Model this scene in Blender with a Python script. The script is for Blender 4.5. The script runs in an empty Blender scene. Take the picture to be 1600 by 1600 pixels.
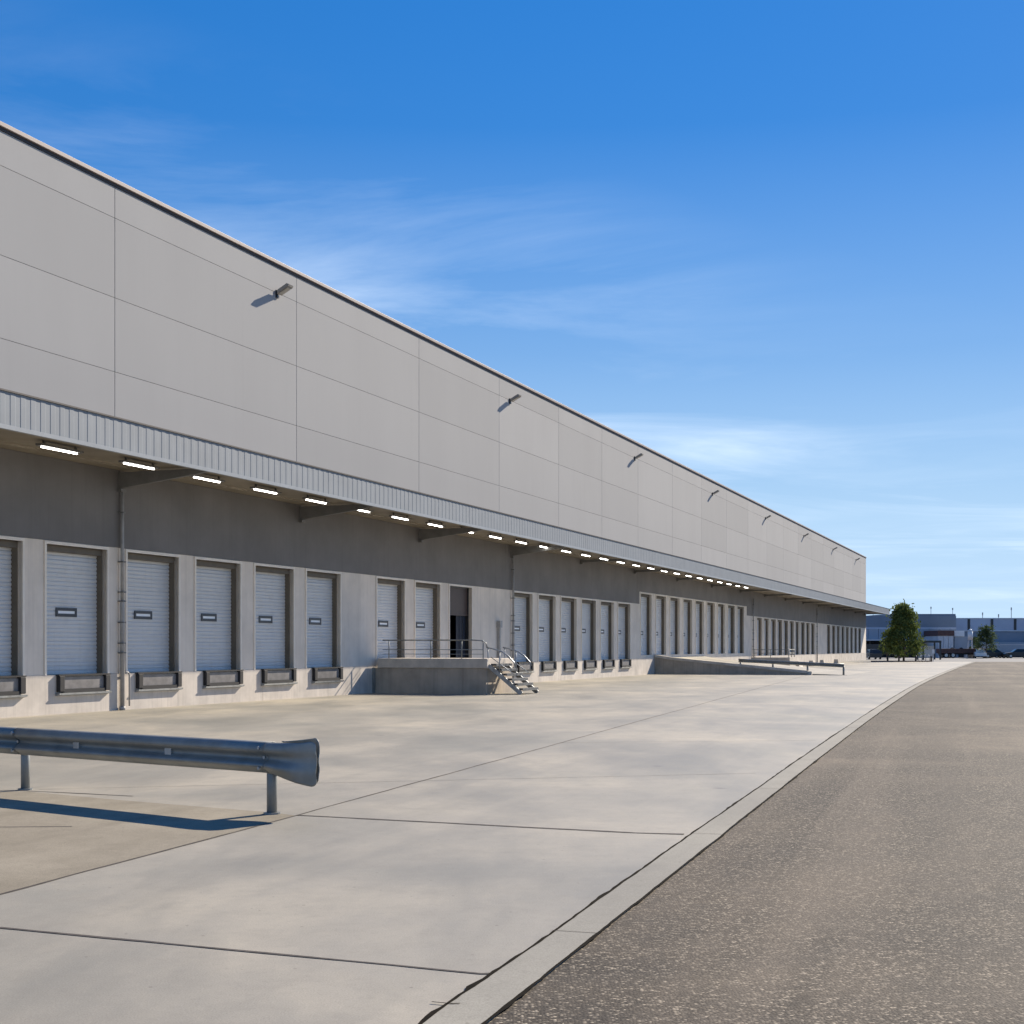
import bpy, math, random
from mathutils import Vector, Matrix
random.seed(7)
R = math.radians
scene = bpy.context.scene
COL = scene.collection

# ------------------------------------------------------------------ materials
def new_mat(name):
    m = bpy.data.materials.new(name); m.use_nodes = True
    nt = m.node_tree
    return m, nt, nt.nodes['Principled BSDF']

def ramp(nt, fac, stops):
    r = nt.nodes.new('ShaderNodeValToRGB')
    els = r.color_ramp.elements
    while len(els) < len(stops): els.new(0.5)
    for e, (p, c) in zip(els, stops):
        e.position = p
        e.color = (c[0], c[1], c[2], 1) if hasattr(c, '__len__') else (c, c, c, 1)
    nt.links.new(fac, r.inputs[0])
    return r.outputs[0]

def lane(nt, across, along):
    a = coords(nt, 'Object', (1, 1, 1), R(17.5))
    mp = nt.nodes.new('ShaderNodeMapping'); mp.inputs['Scale'].default_value = (across, along, 1)
    nt.links.new(a, mp.inputs['Vector']); return mp.outputs[0]

def noise(nt, vec, scale, detail=4, rough=.55, dist=0):
    n = nt.nodes.new('ShaderNodeTexNoise')
    n.inputs['Scale'].default_value = scale
    n.inputs['Detail'].default_value = detail
    n.inputs['Roughness'].default_value = rough
    n.inputs['Distortion'].default_value = dist
    nt.links.new(vec, n.inputs['Vector'])
    return n.outputs['Fac']

def coords(nt, kind='Object', scale=(1, 1, 1), rot=0):
    tc = nt.nodes.new('ShaderNodeTexCoord')
    mp = nt.nodes.new('ShaderNodeMapping')
    mp.inputs['Scale'].default_value = scale
    mp.inputs['Rotation'].default_value = (0, 0, rot)
    nt.links.new(tc.outputs[kind], mp.inputs['Vector'])
    return mp.outputs[0]

def mix(nt, fac, a, b, mode='MIX'):
    n = nt.nodes.new('ShaderNodeMix'); n.data_type = 'RGBA'; n.blend_type = mode
    for s, v in ((n.inputs[0], fac), (n.inputs[6], a), (n.inputs[7], b)):
        if hasattr(v, 'is_output'): nt.links.new(v, s)
        elif hasattr(v, '__len__'): s.default_value = (v[0], v[1], v[2], 1)
        else: s.default_value = v
    return n.outputs[2]

def bump(nt, bsdf, height, strength, dist=.01):
    b = nt.nodes.new('ShaderNodeBump')
    b.inputs['Strength'].default_value = strength
    b.inputs['Distance'].default_value = dist
    nt.links.new(height, b.inputs['Height'])
    nt.links.new(b.outputs[0], bsdf.inputs['Normal'])

def plain(name, col, rough=.6, metal=0, var=.12, scale=3, spec=.5, streak=0, bmp=0, bscale=60):
    """weathered paint / metal / concrete: colour varied by noise, optional vertical streaks"""
    m, nt, b = new_mat(name)
    v = coords(nt)
    f = noise(nt, v, scale, 6, .6)
    lo = [c * (1 - var * 1.6) for c in col]; hi = [min(1, c * (1 + var)) for c in col]
    c = ramp(nt, f, [(.28, lo), (.72, hi)])
    if streak:
        vs = coords(nt, 'Object', (2.2, 2.2, .06))
        fs = noise(nt, vs, 2.5, 5, .7)
        c = mix(nt, ramp(nt, fs, [(.5, 0), (.8, streak)]), c, [k * .45 for k in col])
    nt.links.new(c, b.inputs['Base Color'])
    b.inputs['Roughness'].default_value = rough
    b.inputs['Metallic'].default_value = metal
    b.inputs['Specular IOR Level'].default_value = spec
    if bmp: bump(nt, b, noise(nt, v, bscale, 3), bmp, .004)
    return m

M = {}
# upper facade panels: pale coated panels, tone differs a little panel to panel
def panel_mat():
    m, nt, b = new_mat('facade_panel')
    v = coords(nt)
    g = nt.nodes.new('ShaderNodeNewGeometry')
    c = ramp(nt, g.outputs['Random Per Island'], [(0, (.395, .39, .378)), (1, (.44, .434, .42))])
    f = noise(nt, coords(nt, 'Object', (1, 1, .35)), .35, 5, .6)
    c = mix(nt, ramp(nt, f, [(.4, 0), (.75, .25)]), c, (.335, .328, .32))
    fs = noise(nt, coords(nt, 'Object', (3, 3, .05)), 1.5, 5, .7)
    c = mix(nt, ramp(nt, fs, [(.55, 0), (.85, .16)]), c, (.28, .272, .265))
    nt.links.new(c, b.inputs['Base Color'])
    b.inputs['Roughness'].default_value = .9; b.inputs['Specular IOR Level'].default_value = .12
    return m
M['panel'] = panel_mat()
M['joint'] = plain('panel_joint', (.10, .10, .097), .9)
M['band'] = plain('dark_render_band', (.172, .163, .155), .75, var=.12, scale=.6, streak=.25, bmp=.15)
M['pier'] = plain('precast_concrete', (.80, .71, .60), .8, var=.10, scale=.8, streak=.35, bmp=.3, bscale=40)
M['plinth'] = plain('plinth_concrete', (.60, .54, .47), .85, var=.14, scale=1.1, streak=.5, bmp=.4, bscale=40)
M['trim'] = plain('door_trim', (.84, .76, .65), .6, var=.06)
M['reveal'] = plain('reveal_shade', (.16, .135, .10), .8, var=.1)  # dark brown puts the shade of jambs and door head into the colour
def shutter_mat():
    m, nt, b = new_mat('shutter_paint')
    oi = nt.nodes.new('ShaderNodeObjectInfo')
    c = ramp(nt, oi.outputs['Random'], [(0, (.57, .575, .57)), (.5, (.64, .645, .64)), (1, (.69, .69, .68))])
    v = coords(nt); ad = nt.nodes.new('ShaderNodeVectorMath'); ad.operation = 'ADD'
    cmbv = nt.nodes.new('ShaderNodeCombineXYZ')
    ml = nt.nodes.new('ShaderNodeMath'); ml.operation = 'MULTIPLY'; nt.links.new(oi.outputs['Random'], ml.inputs[0]); ml.inputs[1].default_value = 90
    nt.links.new(ml.outputs[0], cmbv.inputs[0]); nt.links.new(v, ad.inputs[0]); nt.links.new(cmbv.outputs[0], ad.inputs[1])
    f = noise(nt, ad.outputs[0], 1.3, 7, .68)
    c = mix(nt, ramp(nt, f, [(.52, 0), (.75, .4)]), c, (.42, .41, .39))
    st = nt.nodes.new('ShaderNodeMapping'); st.inputs['Scale'].default_value = (5, 1, .25); nt.links.new(ad.outputs[0], st.inputs['Vector'])
    f2 = noise(nt, st.outputs[0], 1.6, 6, .7)
    c = mix(nt, ramp(nt, f2, [(.56, 0), (.8, .4)]), c, (.33, .31, .28))
    nt.links.new(c, b.inputs['Base Color']); b.inputs['Roughness'].default_value = .42
    return m
M['shutter'] = shutter_mat()
M['openshutter'] = plain('brown_shutter', (.075, .05, .04), .6, var=.1)
M['windowframe'] = plain('black_window_frame', (.018, .024, .036), .4)
M['pane'] = plain('bright_pane', (.90, .91, .92), .3, var=.05)
M['interior'] = plain('dark_interior', (.012, .014, .02), .9)
M['stripcurtain'] = plain('strip_curtain', (.008, .014, .03), .7)
M['rubber'] = plain('black_rubber', (.02, .02, .022), .8)
M['levelplate'] = plain('leveller_plate', (.19, .18, .175), .55, metal=.2, var=.25, scale=3)
M['galv'] = plain('galvanised', (.36, .38, .39), .45, metal=.6, var=.22, scale=6)
M['railsteel'] = plain('rail_galvanised', (.245, .255, .245), .5, metal=.3, var=.14, scale=4)
M['fascia'] = plain('fascia_sheet', (.215, .24, .265), .6, metal=0, var=.07, scale=1, streak=.12)
M['fasciatrim'] = plain('fascia_trim', (.30, .32, .335), .45, var=.06)
M['flashshadow'] = plain('flashing_and_shadow', (.055, .045, .042), .6)  # dark canopy flashing, also the painted shadow line under the coping
M['coping'] = plain('coping_metal', (.30, .245, .22), .6, var=.05)
M['soffit'] = plain('soffit_sheet', (.24, .205, .15), .6, var=.18, scale=.7)
M['beam'] = plain('steel_beam_paint', (.16, .16, .155), .55)
M['pipe'] = plain('pipe_grey', (.36, .35, .335), .5, var=.15, scale=4)
M['lamp'] = plain('lamp_housing', (.30, .27, .23), .5)
M['lens'] = plain('lamp_glass', (.50, .46, .38), .2)
M['shadeconc'] = plain('shaded_concrete', (.46, .385, .30), .88, var=.18, scale=1.2, streak=.6, bmp=.5, bscale=35)  # darker copy of the slab concrete, side-wall shade put into its colour
M['slabconc'] = plain('slab_concrete', (.60, .53, .44), .85, var=.15, scale=2, streak=.2, bmp=.4, bscale=35)
M['roofing'] = plain('roof_membrane', (.35, .35, .35), .9)
M['bluewall'] = plain('hazed_blue_cladding', (.20, .24, .295), .5, var=.12, scale=.15, streak=.1)  # blue cladding lightened, distance haze put into the colour
M['paleblue'] = plain('pale_blue_cladding', (.34, .38, .43), .5, var=.12, scale=.2, streak=.1)
M['lavender'] = plain('hazed_lavender_cladding', (.47, .51, .60), .5, var=.1, scale=.2)  # lavender paled to paint in the haze of distance
M['palegrey'] = plain('pale_grey_cladding', (.62, .64, .66), .6, var=.1, scale=.3, streak=.2)
M['whitepaint'] = plain('white_paint', (.78, .78, .77), .5, var=.05)
M['darkvoid'] = plain('dark_recess_shade', (.025, .027, .032), .8)  # near-black puts the shade of the far docks into the colour
M['darkmetal'] = plain('dark_grating', (.10, .105, .11), .55, metal=.4, var=.3, scale=8)
M['rust'] = plain('rust_red_paint', (.12, .055, .042), .6, var=.2)
M['charcoal'] = plain('charcoal_paint', (.03, .032, .035), .4)
M['silver'] = plain('silver_paint', (.5, .5, .5), .3, metal=.4)
M['carglass'] = plain('car_glass', (.02, .025, .03), .08)
M['tyre'] = plain('tyre_rubber', (.02, .02, .02), .85)
M['bark'] = plain('bark', (.10, .075, .05), .9, var=.3, scale=8)

def emit_mat(name, col, s):
    m, nt, b = new_mat(name)
    b.inputs['Base Color'].default_value = (.9, .9, .9, 1)
    b.inputs['Emission Color'].default_value = (*col, 1)
    b.inputs['Emission Strength'].default_value = s
    return m
M['tube'] = emit_mat('lit_tube', (1, .95, .88), 8)

def leaf_mat(name, a, c):
    m, nt, b = new_mat(name)
    g = nt.nodes.new('ShaderNodeNewGeometry')
    cc = ramp(nt, g.outputs['Random Per Island'], [(0, a), (1, c)])
    nt.links.new(cc, b.inputs['Base Color'])
    b.inputs['Roughness'].default_value = .8; b.inputs['Specular IOR Level'].default_value = .15
    tr = nt.nodes.new('ShaderNodeBsdfTranslucent'); nt.links.new(cc, tr.inputs[0])
    mx = nt.nodes.new('ShaderNodeMixShader'); mx.inputs[0].default_value = .35
    nt.links.new(b.outputs[0], mx.inputs[1]); nt.links.new(tr.outputs[0], mx.inputs[2])
    nt.links.new(mx.outputs[0], nt.nodes['Material Output'].inputs[0])
    return m
M['leaf'] = leaf_mat('leaf_green', (.07, .10, .025), (.20, .235, .07))
M['leafdark'] = leaf_mat('leaf_dark', (.06, .09, .045), (.12, .16, .07))

def yard_mat(name, a, b_, c_, rough0, rough1, fine=.35, spec=.5):
    m, nt, b = new_mat(name)
    v = coords(nt)
    f1 = noise(nt, v, .22, 7, .6, .5)
    f2 = noise(nt, coords(nt, 'Object', (1, .35, 1), R(-18)), .55, 6, .62, .3)
    f3 = noise(nt, v, 2.6, 8, .7)
    f4 = noise(nt, v, 110, 5, .75)
    f5 = noise(nt, v, 11, 8, .78)
    sp = nt.nodes.new('ShaderNodeTexVoronoi'); sp.inputs['Scale'].default_value = 4.5; nt.links.new(v, sp.inputs['Vector'])
    c = ramp(nt, f1, [(.31, a), (.5, b_), (.70, c_)])
    c = mix(nt, ramp(nt, f2, [(.36, .5), (.54, 0)]), c, [k * .80 for k in a])
    c = mix(nt, ramp(nt, f2, [(.58, 0), (.75, .5)]), c, [k * 1.08 for k in c_])
    c = mix(nt, ramp(nt, f3, [(.33, .35), (.52, 0)]), c, [k * .74 for k in b_])
    c = mix(nt, fine, c, ramp(nt, f4, [(.3, .18), (.7, .82)]), 'OVERLAY')
    c = mix(nt, ramp(nt, f5, [(.32, .32), (.47, 0)]), c, [k * .62 for k in b_])
    c = mix(nt, ramp(nt, f5, [(.56, 0), (.72, .18)]), c, [min(1, k * 1.25) for k in c_])
    c = mix(nt, ramp(nt, sp.outputs['Distance'], [(.035, .6), (.06, 0)]), c, (.11, .095, .075))
    fl = noise(nt, lane(nt, 1.3, .045), 1.0, 5, .65, .25)
    c = mix(nt, ramp(nt, fl, [(.36, .14), (.48, 0)]), c, [k * .62 for k in a])
    c = mix(nt, ramp(nt, fl, [(.55, 0), (.70, .12)]), c, [min(1, k * 1.15) for k in c_])
    # a few dark oil spots
    vo = nt.nodes.new('ShaderNodeTexVoronoi'); vo.inputs['Scale'].default_value = .55
    nt.links.new(v, vo.inputs['Vector'])
    c = mix(nt, ramp(nt, vo.outputs['Distance'], [(.02, .55), (.06, 0)]), c, (.12, .11, .10))
    nt.links.new(c, b.inputs['Base Color'])
    rr = ramp(nt, f2, [(.3, rough0), (.7, rough1)])
    nt.links.new(rr, b.inputs['Roughness'])
    b.inputs['Specular IOR Level'].default_value = spec
    bump(nt, b, noise(nt, v, 90, 4, .7), .25, .003)
    return m
M['yard'] = yard_mat('yard_concrete', (.25, .238, .196), (.345, .312, .248), (.47, .412, .308), .52, .66, .45, .6)
M['roughslab'] = yard_mat('rough_old_concrete', (.19, .165, .12), (.27, .235, .175), (.37, .325, .25), .85, .95, .6, .25)
M['kerb'] = yard_mat('kerb_concrete', (.26, .245, .21), (.32, .30, .25), (.36, .335, .275), .8, .9, .4, .3)

def asphalt_mat():
    m, nt, b = new_mat('aggregate_asphalt')
    v = coords(nt)
    vo = nt.nodes.new('ShaderNodeTexVoronoi'); vo.inputs['Scale'].default_value = 62
    nt.links.new(v, vo.inputs['Vector'])
    f0 = noise(nt, v, 30, 4, .7)
    f1 = noise(nt, v, .13, 8, .66, .6)
    f2 = noise(nt, v, 1.7, 6, .65)
    stone = nt.nodes.new('ShaderNodeSeparateColor'); nt.links.new(vo.outputs['Color'], stone.inputs[0])
    c = ramp(nt, stone.outputs[0], [(0, (.016, .013, .009)), (.45, (.05, .04, .029)), (.74, (.115, .091, .064)), (.93, (.58, .49, .36))])
    fl = noise(nt, lane(nt, .8, .03), 1.0, 4, .6, .2)
    gap = ramp(nt, vo.outputs['Distance'], [(.25, 0), (.75, .75)])
    c = mix(nt, gap, c, (.03, .025, .02))
    c = mix(nt, ramp(nt, f0, [(.35, .55), (.6, 0)]), c, (.04, .034, .028))
    c = mix(nt, ramp(nt, f1, [(.44, 0), (.66, .55)]), c, (.235, .188, .132))
    c = mix(nt, ramp(nt, f2, [(.35, .38), (.55, 0)]), c, (.075, .064, .052))
    c = mix(nt, ramp(nt, fl, [(.36, .4), (.5, 0)]), c, (.06, .05, .04))
    c = mix(nt, ramp(nt, fl, [(.52, 0), (.68, .35)]), c, (.235, .19, .14))
    nt.links.new(c, b.inputs['Base Color'])
    b.inputs['Roughness'].default_value = .8; b.inputs['Specular IOR Level'].default_value = .2
    h = nt.nodes.new('ShaderNodeMath'); h.operation = 'SUBTRACT'
    nt.links.new(f0, h.inputs[0]); nt.links.new(vo.outputs['Distance'], h.inputs[1])
    bump(nt, b, h.outputs[0], .55, .006)
    return m
M['asphalt'] = asphalt_mat()
M['road'] = plain('grey_road', (.20, .195, .185), .85, var=.15, scale=.2)
M['earth'] = plain('dark_earth', (.05, .043, .035), .95, var=.3, scale=2)
M['crack'] = plain('crack_dirt', (.016, .013, .009), 1, var=.4, scale=6, spec=.05)
M['sealant'] = plain('joint_sealant', (.075, .062, .052), .9, var=.3, scale=5)

# ------------------------------------------------------------------ mesh helpers
class MB:
    def __init__(s): s.v = []; s.f = []; s.smooth = False
    def add(s, vs, fs):
        o = len(s.v); s.v += [tuple(p) for p in vs]; s.f += [tuple(i + o for i in f) for f in fs]
        return s
    def box(s, x0, x1, y0, y1, z0, z1, bev=0):
        if bev:
            import bmesh
            bm = bmesh.new(); bmesh.ops.create_cube(bm, size=1)
            for v in bm.verts:
                v.co = Vector(((x0 + x1) / 2 + v.co.x * (x1 - x0), (y0 + y1) / 2 + v.co.y * (y1 - y0), (z0 + z1) / 2 + v.co.z * (z1 - z0)))
            bmesh.ops.bevel(bm, geom=bm.edges[:], offset=bev, segments=2, affect='EDGES', profile=.5)
            bm.verts.index_update()
            s.add([v.co[:] for v in bm.verts], [[v.index for v in f.verts] for f in bm.faces]); bm.free()
            return s
        vs = [(x0, y0, z0), (x1, y0, z0), (x1, y1, z0), (x0, y1, z0), (x0, y0, z1), (x1, y0, z1), (x1, y1, z1), (x0, y1, z1)]
        return s.add(vs, [(3, 2, 1, 0), (4, 5, 6, 7), (0, 1, 5, 4), (1, 2, 6, 5), (2, 3, 7, 6), (3, 0, 4, 7)])
    def quad(s, a, b, c, d): return s.add([a, b, c, d], [(0, 1, 2, 3)])
    def prism(s, prof, axis, a, b):
        """prof: closed 2-D outline; extruded along axis 'x','y' or 'z' from a to b"""
        n = len(prof)
        def P(p, t):
            return {'x': (t, p[0], p[1]), 'y': (p[0], t, p[1]), 'z': (p[0], p[1], t)}[axis]
        vs = [P(p, a) for p in prof] + [P(p, b) for p in prof]
        fs = [(i, (i + 1) % n, n + (i + 1) % n, n + i) for i in range(n)]
        fs += [tuple(reversed(range(n))), tuple(range(n, 2 * n))]
        return s.add(vs, fs)
    def tube(s, pts, r, seg=8, r2=None):
        pts = [Vector(p) for p in pts]; n = len(pts)
        rings = []
        for i, p in enumerate(pts):
            d = (pts[min(i + 1, n - 1)] - pts[max(i - 1, 0)]).normalized()
            up = Vector((0, 0, 1)) if abs(d.z) < .9 else Vector((1, 0, 0))
            a = d.cross(up).normalized(); b = d.cross(a).normalized()
            rr = r if r2 is None else r + (r2 - r) * i / (n - 1)
            rings.append([p + (a * math.cos(2 * math.pi * k / seg) + b * math.sin(2 * math.pi * k / seg)) * rr for k in range(seg)])
        vs = [v for ring in rings for v in ring]; fs = []
        for i in range(n - 1):
            for k in range(seg):
                fs.append((i * seg + k, i * seg + (k + 1) % seg, (i + 1) * seg + (k + 1) % seg, (i + 1) * seg + k))
        fs += [tuple(range(seg)), tuple(reversed(range((n - 1) * seg, n * seg)))]
        return s.add(vs, fs)
    def bar(s, a, b, w, h):
        """rectangular bar from a to b, w wide sideways, h high"""
        a = Vector(a); b = Vector(b); d = (b - a).normalized()
        up = Vector((0, 0, 1)) if abs(d.z) < .95 else Vector((1, 0, 0))
        r = d.cross(up).normalized() * w / 2; u = r.cross(d).normalized() * h / 2
        vs = [a - r - u, a + r - u, a + r + u, a - r + u, b - r - u, b + r - u, b + r + u, b - r + u]
        return s.add(vs, [(3, 2, 1, 0), (4, 5, 6, 7), (0, 1, 5, 4), (1, 2, 6, 5), (2, 3, 7, 6), (3, 0, 4, 7)])
    def mesh(s, name, mat, smooth=False):
        import bmesh
        me = bpy.data.meshes.new(name); me.from_pydata(s.v, [], s.f)
        bm = bmesh.new(); bm.from_mesh(me); bmesh.ops.recalc_face_normals(bm, faces=bm.faces[:]); bm.to_mesh(me); bm.free()
        me.materials.append(mat)
        if smooth:
            me.polygons.foreach_set('use_smooth', [True] * len(me.polygons))
        me.update()
        return me
    def build(s, name, mat, parent=None, smooth=False):
        return obj(name, s.mesh(name, mat, smooth), parent)

def obj(name, me, parent=None, loc=(0, 0, 0)):
    o = bpy.data.objects.new(name, me); COL.objects.link(o); o.location = loc
    if parent: o.parent = parent
    return o

def tag(o, label, cat, group=None):
    o['label'] = label; o['category'] = cat
    if group: o['group'] = group
    return o

def thing(name, label, cat, loc=(0, 0, 0), rz=0, group=None):
    o = bpy.data.objects.new(name, None); COL.objects.link(o)
    o.location = loc; o.rotation_euler = (0, 0, rz); o.empty_display_size = .3
    return tag(o, label, cat, group)

def struct(o): o['kind'] = 'structure'; return o

def kids(o): return [c for c in bpy.data.objects if c.parent == o]

def copy_tree(o, parent=None):
    c = o.copy(); COL.objects.link(c); c.parent = parent
    for ch in kids(o): copy_tree(ch, c)
    return c

ORD = ['first', 'second', 'third', 'fourth', 'fifth', 'sixth', 'seventh', 'eighth', 'ninth', 'tenth', 'eleventh', 'twelfth', 'thirteenth',
       'fourteenth', 'fifteenth', 'sixteenth', 'seventeenth', 'eighteenth', 'nineteenth', 'twentieth', 'twenty-first', 'twenty-second',
       'twenty-third', 'twenty-fourth', 'twenty-fifth', 'twenty-sixth', 'twenty-seventh', 'twenty-eighth']

# ------------------------------------------------------------------ frame of reference
# camera stands at the origin, 1.65 m above the yard, looking along +Y.
# the facade runs along w, 22.99 m to the left; s is measured along it, "out" towards the yard.
TH = R(20.36); CT, ST = math.cos(TH), math.sin(TH); D = 22.99
WROT = math.pi / 2 - TH
def W(s, out=0, z=0):
    dd = D - out
    return Vector((-dd * CT + s * ST, dd * ST + s * CT, z))

# ------------------------------------------------------------------ warehouse
ware = thing('warehouse', 'long pale grey warehouse with a row of dock doors under a metal canopy', 'warehouse', W(0), WROT)
S0, S1 = 8.0, 200.2
GROUPS = [(25.80 - 3.31, 3.31, 7, 2.43), (47.7, 3.42, 3, 2.43), (62.15, 3.44, 6, 2.55), (84.25, 3.63, 9, 2.55), (121.5, 3.32, 10, 2.43), (163.0, 4.1, 8, 2.55)]
DOORS = []
for gi, (a, p, n, w) in enumerate(GROUPS):
    for k in range(n): DOORS.append((a + p * k, w, gi, k))
DZ0, DZ1 = .97, 4.20
BANDZ = 4.29
TALL0, TALL1, TALLB = 1.2, 4.93, 5.03      # the nine doors above the ramp start and end higher
TA, TB = 83.95, 117.2
REV = .34
# lower facade of precast piers
mb = MB()
edges = [S0] + [e for d in DOORS for e in (d[0], d[0] + d[1])] + [S1]
JOINTS_LOW = [32.06, 61.8, 83.4, 119.4, 155.0]
for i in range(0, len(edges), 2):
    a, b = edges[i], edges[i + 1]
    cuts = [a] + [j for j in JOINTS_LOW if a + .05 < j < b - .05] + [b]
    for k in range(len(cuts) - 1):
        x0 = cuts[k] + (.012 if k else 0); x1 = cuts[k + 1] - (.012 if k < len(cuts) - 2 else 0)
        cc = [x0] + [t for t in (TA, TB) if x0 + .02 < t < x1 - .02] + [x1]
        for q0, q1 in zip(cc[:-1], cc[1:]): mb.box(q0, q1, 0, REV + .1, DZ0, TALLB if TA <= (q0 + q1) / 2 <= TB else BANDZ)
for d in DOORS:
    if d[2] == 3:
        mb.box(d[0], d[0] + d[1], 0, REV + .1, TALL1, TALLB); mb.box(d[0], d[0] + d[1], 0, REV + .1, DZ0, TALL0)
    else: mb.box(d[0], d[0] + d[1], 0, REV + .1, DZ1, BANDZ)
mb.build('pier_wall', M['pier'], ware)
# plinth
mb = MB(); cuts = [S0] + JOINTS_LOW + [S1]
pc = []
for a, b in zip(cuts[:-1], cuts[1:]):
    n = max(1, round((b - a) / 7.5)); pc += [a + (b - a) * k / n for k in range(n)]
pc.append(S1)
for a, b in zip(pc[:-1], pc[1:]): mb.box(a + .01, b - .01, -.025, REV + .1, -.3, DZ0 - .004)
mb.build('plinth', M['plinth'], ware)
# dark painted band under the canopy
mb = MB()
for a, b in zip(cuts[:-1], cuts[1:]):
    if a < TA < b:
        mb.box(a + .015, TA - .003, -.02, REV + .1, BANDZ + .003, 6.33); mb.box(TA - .003, TB + .003, -.02, REV + .1, TALLB + .003, 6.33); mb.box(TB + .003, b - .015, -.02, REV + .1, BANDZ + .003, 6.33)
    else: mb.box(a + .015, b - .015, -.02, REV + .1, BANDZ + .003, 6.33)
mb.build('dark_band', M['band'], ware)
# upper facade of panels with open joints over a dark backing
vj = [S0, 12.3, 22.1, 31.9, 41.7, 51.5, 60.3, 68.7, 76.2, 83.7]
while vj[-1] + 8.5 < S1 - 2: vj.append(vj[-1] + 8.5)
vj.append(S1)
hz = [6.36, 8.91, 10.86, 12.96, 13.78]
mb = MB()
for a, b in zip(vj[:-1], vj[1:]):
    for lo, hi in zip(hz[:-1], hz[1:]):
        mb.box(a + .011, b - .011, 0, .09, lo + .005, hi - .005, .004)
mb.build('facade_panels', M['panel'], ware)
mb = MB(); mb.box(S0, S1, .075, .3, 6.34, 13.75); mb.box(S0, S1, .3, REV + .08, 4.3, 6.3)
mb.build('joint_backing', M['joint'], ware)
# roof edge
mb = MB(); mb.box(S0, S1 + .03, -.025, .3, 13.78, 13.855); mb.build('coping_shadow_strip', M['flashshadow'], ware)  # dark strip paints the shadow gap below the coping
mb = MB(); mb.box(S0 - .02, S1 + .07, -.075, .45, 13.855, 13.965, .012); mb.build('coping', M['coping'], ware)
# body behind the facade
mb = MB()
mb.box(S0, S1 - .02, 5.6, 62, -.2, 13.4); mb.box(S0, S0 + .3, .31, 5.6, -.2, 13.4); mb.box(S1 - .32, S1 - .02, .31, 5.6, -.2, 13.4)
mb.build('rear_wall', M['panel'], ware)
mb = MB(); mb.box(S0 + .3, S1 - .35, .32, 62, 13.41, 13.5); mb.build('roof', M['roofing'], ware)

# doors ------------------------------------------------------------
def slat_mesh(w, DZ0=DZ0, DZ1=DZ1):
    mb = MB(); n = 30; h = (DZ1 - DZ0) / n
    prof = []
    for k in range(n):
        z = DZ0 + k * h
        prof += [(.02, z), (.0, z + .02), (.0, z + h - .04), (.02, z + h - .012)]
    prof += [(.012, DZ1), (.05, DZ1), (.05, DZ0)]
    mb.prism(prof, 'x', .03, w - .03)
    return mb.mesh('dock_door', M['shutter'])
def frame_mesh(w, DZ0=DZ0, DZ1=DZ1):
    mb = MB(); t = .075
    mb.box(-t, 0, -.035, .12, DZ0, DZ1 + t); mb.box(w, w + t, -.035, .12, DZ0, DZ1 + t); mb.box(0, w, -.035, .12, DZ1, DZ1 + t)
    return mb.mesh('door_frame', M['trim'])
def reveal_mesh(w, DZ0=DZ0, DZ1=DZ1):
    mb = MB()
    mb.box(.0, .03, .122, REV, DZ0, DZ1); mb.box(w - .03, w, .122, REV, DZ0, DZ1); mb.box(.03, w - .03, .122, REV - .02, DZ1 - .16, DZ1 - .002)  # the header strip paints the shade at the door head
    return mb.mesh('door_reveal', M['reveal'])
def win_meshes(w):
    a = MB(); x0, x1, z0, z1, t = .34 * w - .1, .34 * w + .73, 2.43, 2.66, .08
    a.box(x0, x1, -.02, .0, z0, z0 + t); a.box(x0, x1, -.02, .0, z1 - t, z1); a.box(x0, x0 + t, -.02, .0, z0 + t, z1 - t); a.box(x1 - t, x1, -.02, .0, z0 + t, z1 - t)
    b = MB(); b.box(x0 + t, x1 - t, -.008, -.002, z0 + t, z1 - t)
    return a.mesh('window_frame', M['windowframe']), b.mesh('window_pane', M['pane'])
CACHE = {}
for w in (2.43, 2.55): CACHE[w] = (slat_mesh(w), frame_mesh(w), reveal_mesh(w), *win_meshes(w))
CACHE['tall'] = (slat_mesh(2.55, TALL0, TALL1), frame_mesh(2.55, TALL0, TALL1), reveal_mesh(2.55, TALL0, TALL1), *CACHE[2.55][3:])
mb = MB(); w = 2.43; mb.box(.0, .03, .122, REV, DZ0, DZ1); mb.box(w - .03, w, .122, REV, DZ0, DZ1); mb.box(.0, w, .122, .14, DZ1 - .05, DZ1 - .002); rvd = mb.mesh('door_reveal', M['charcoal'])
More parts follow.
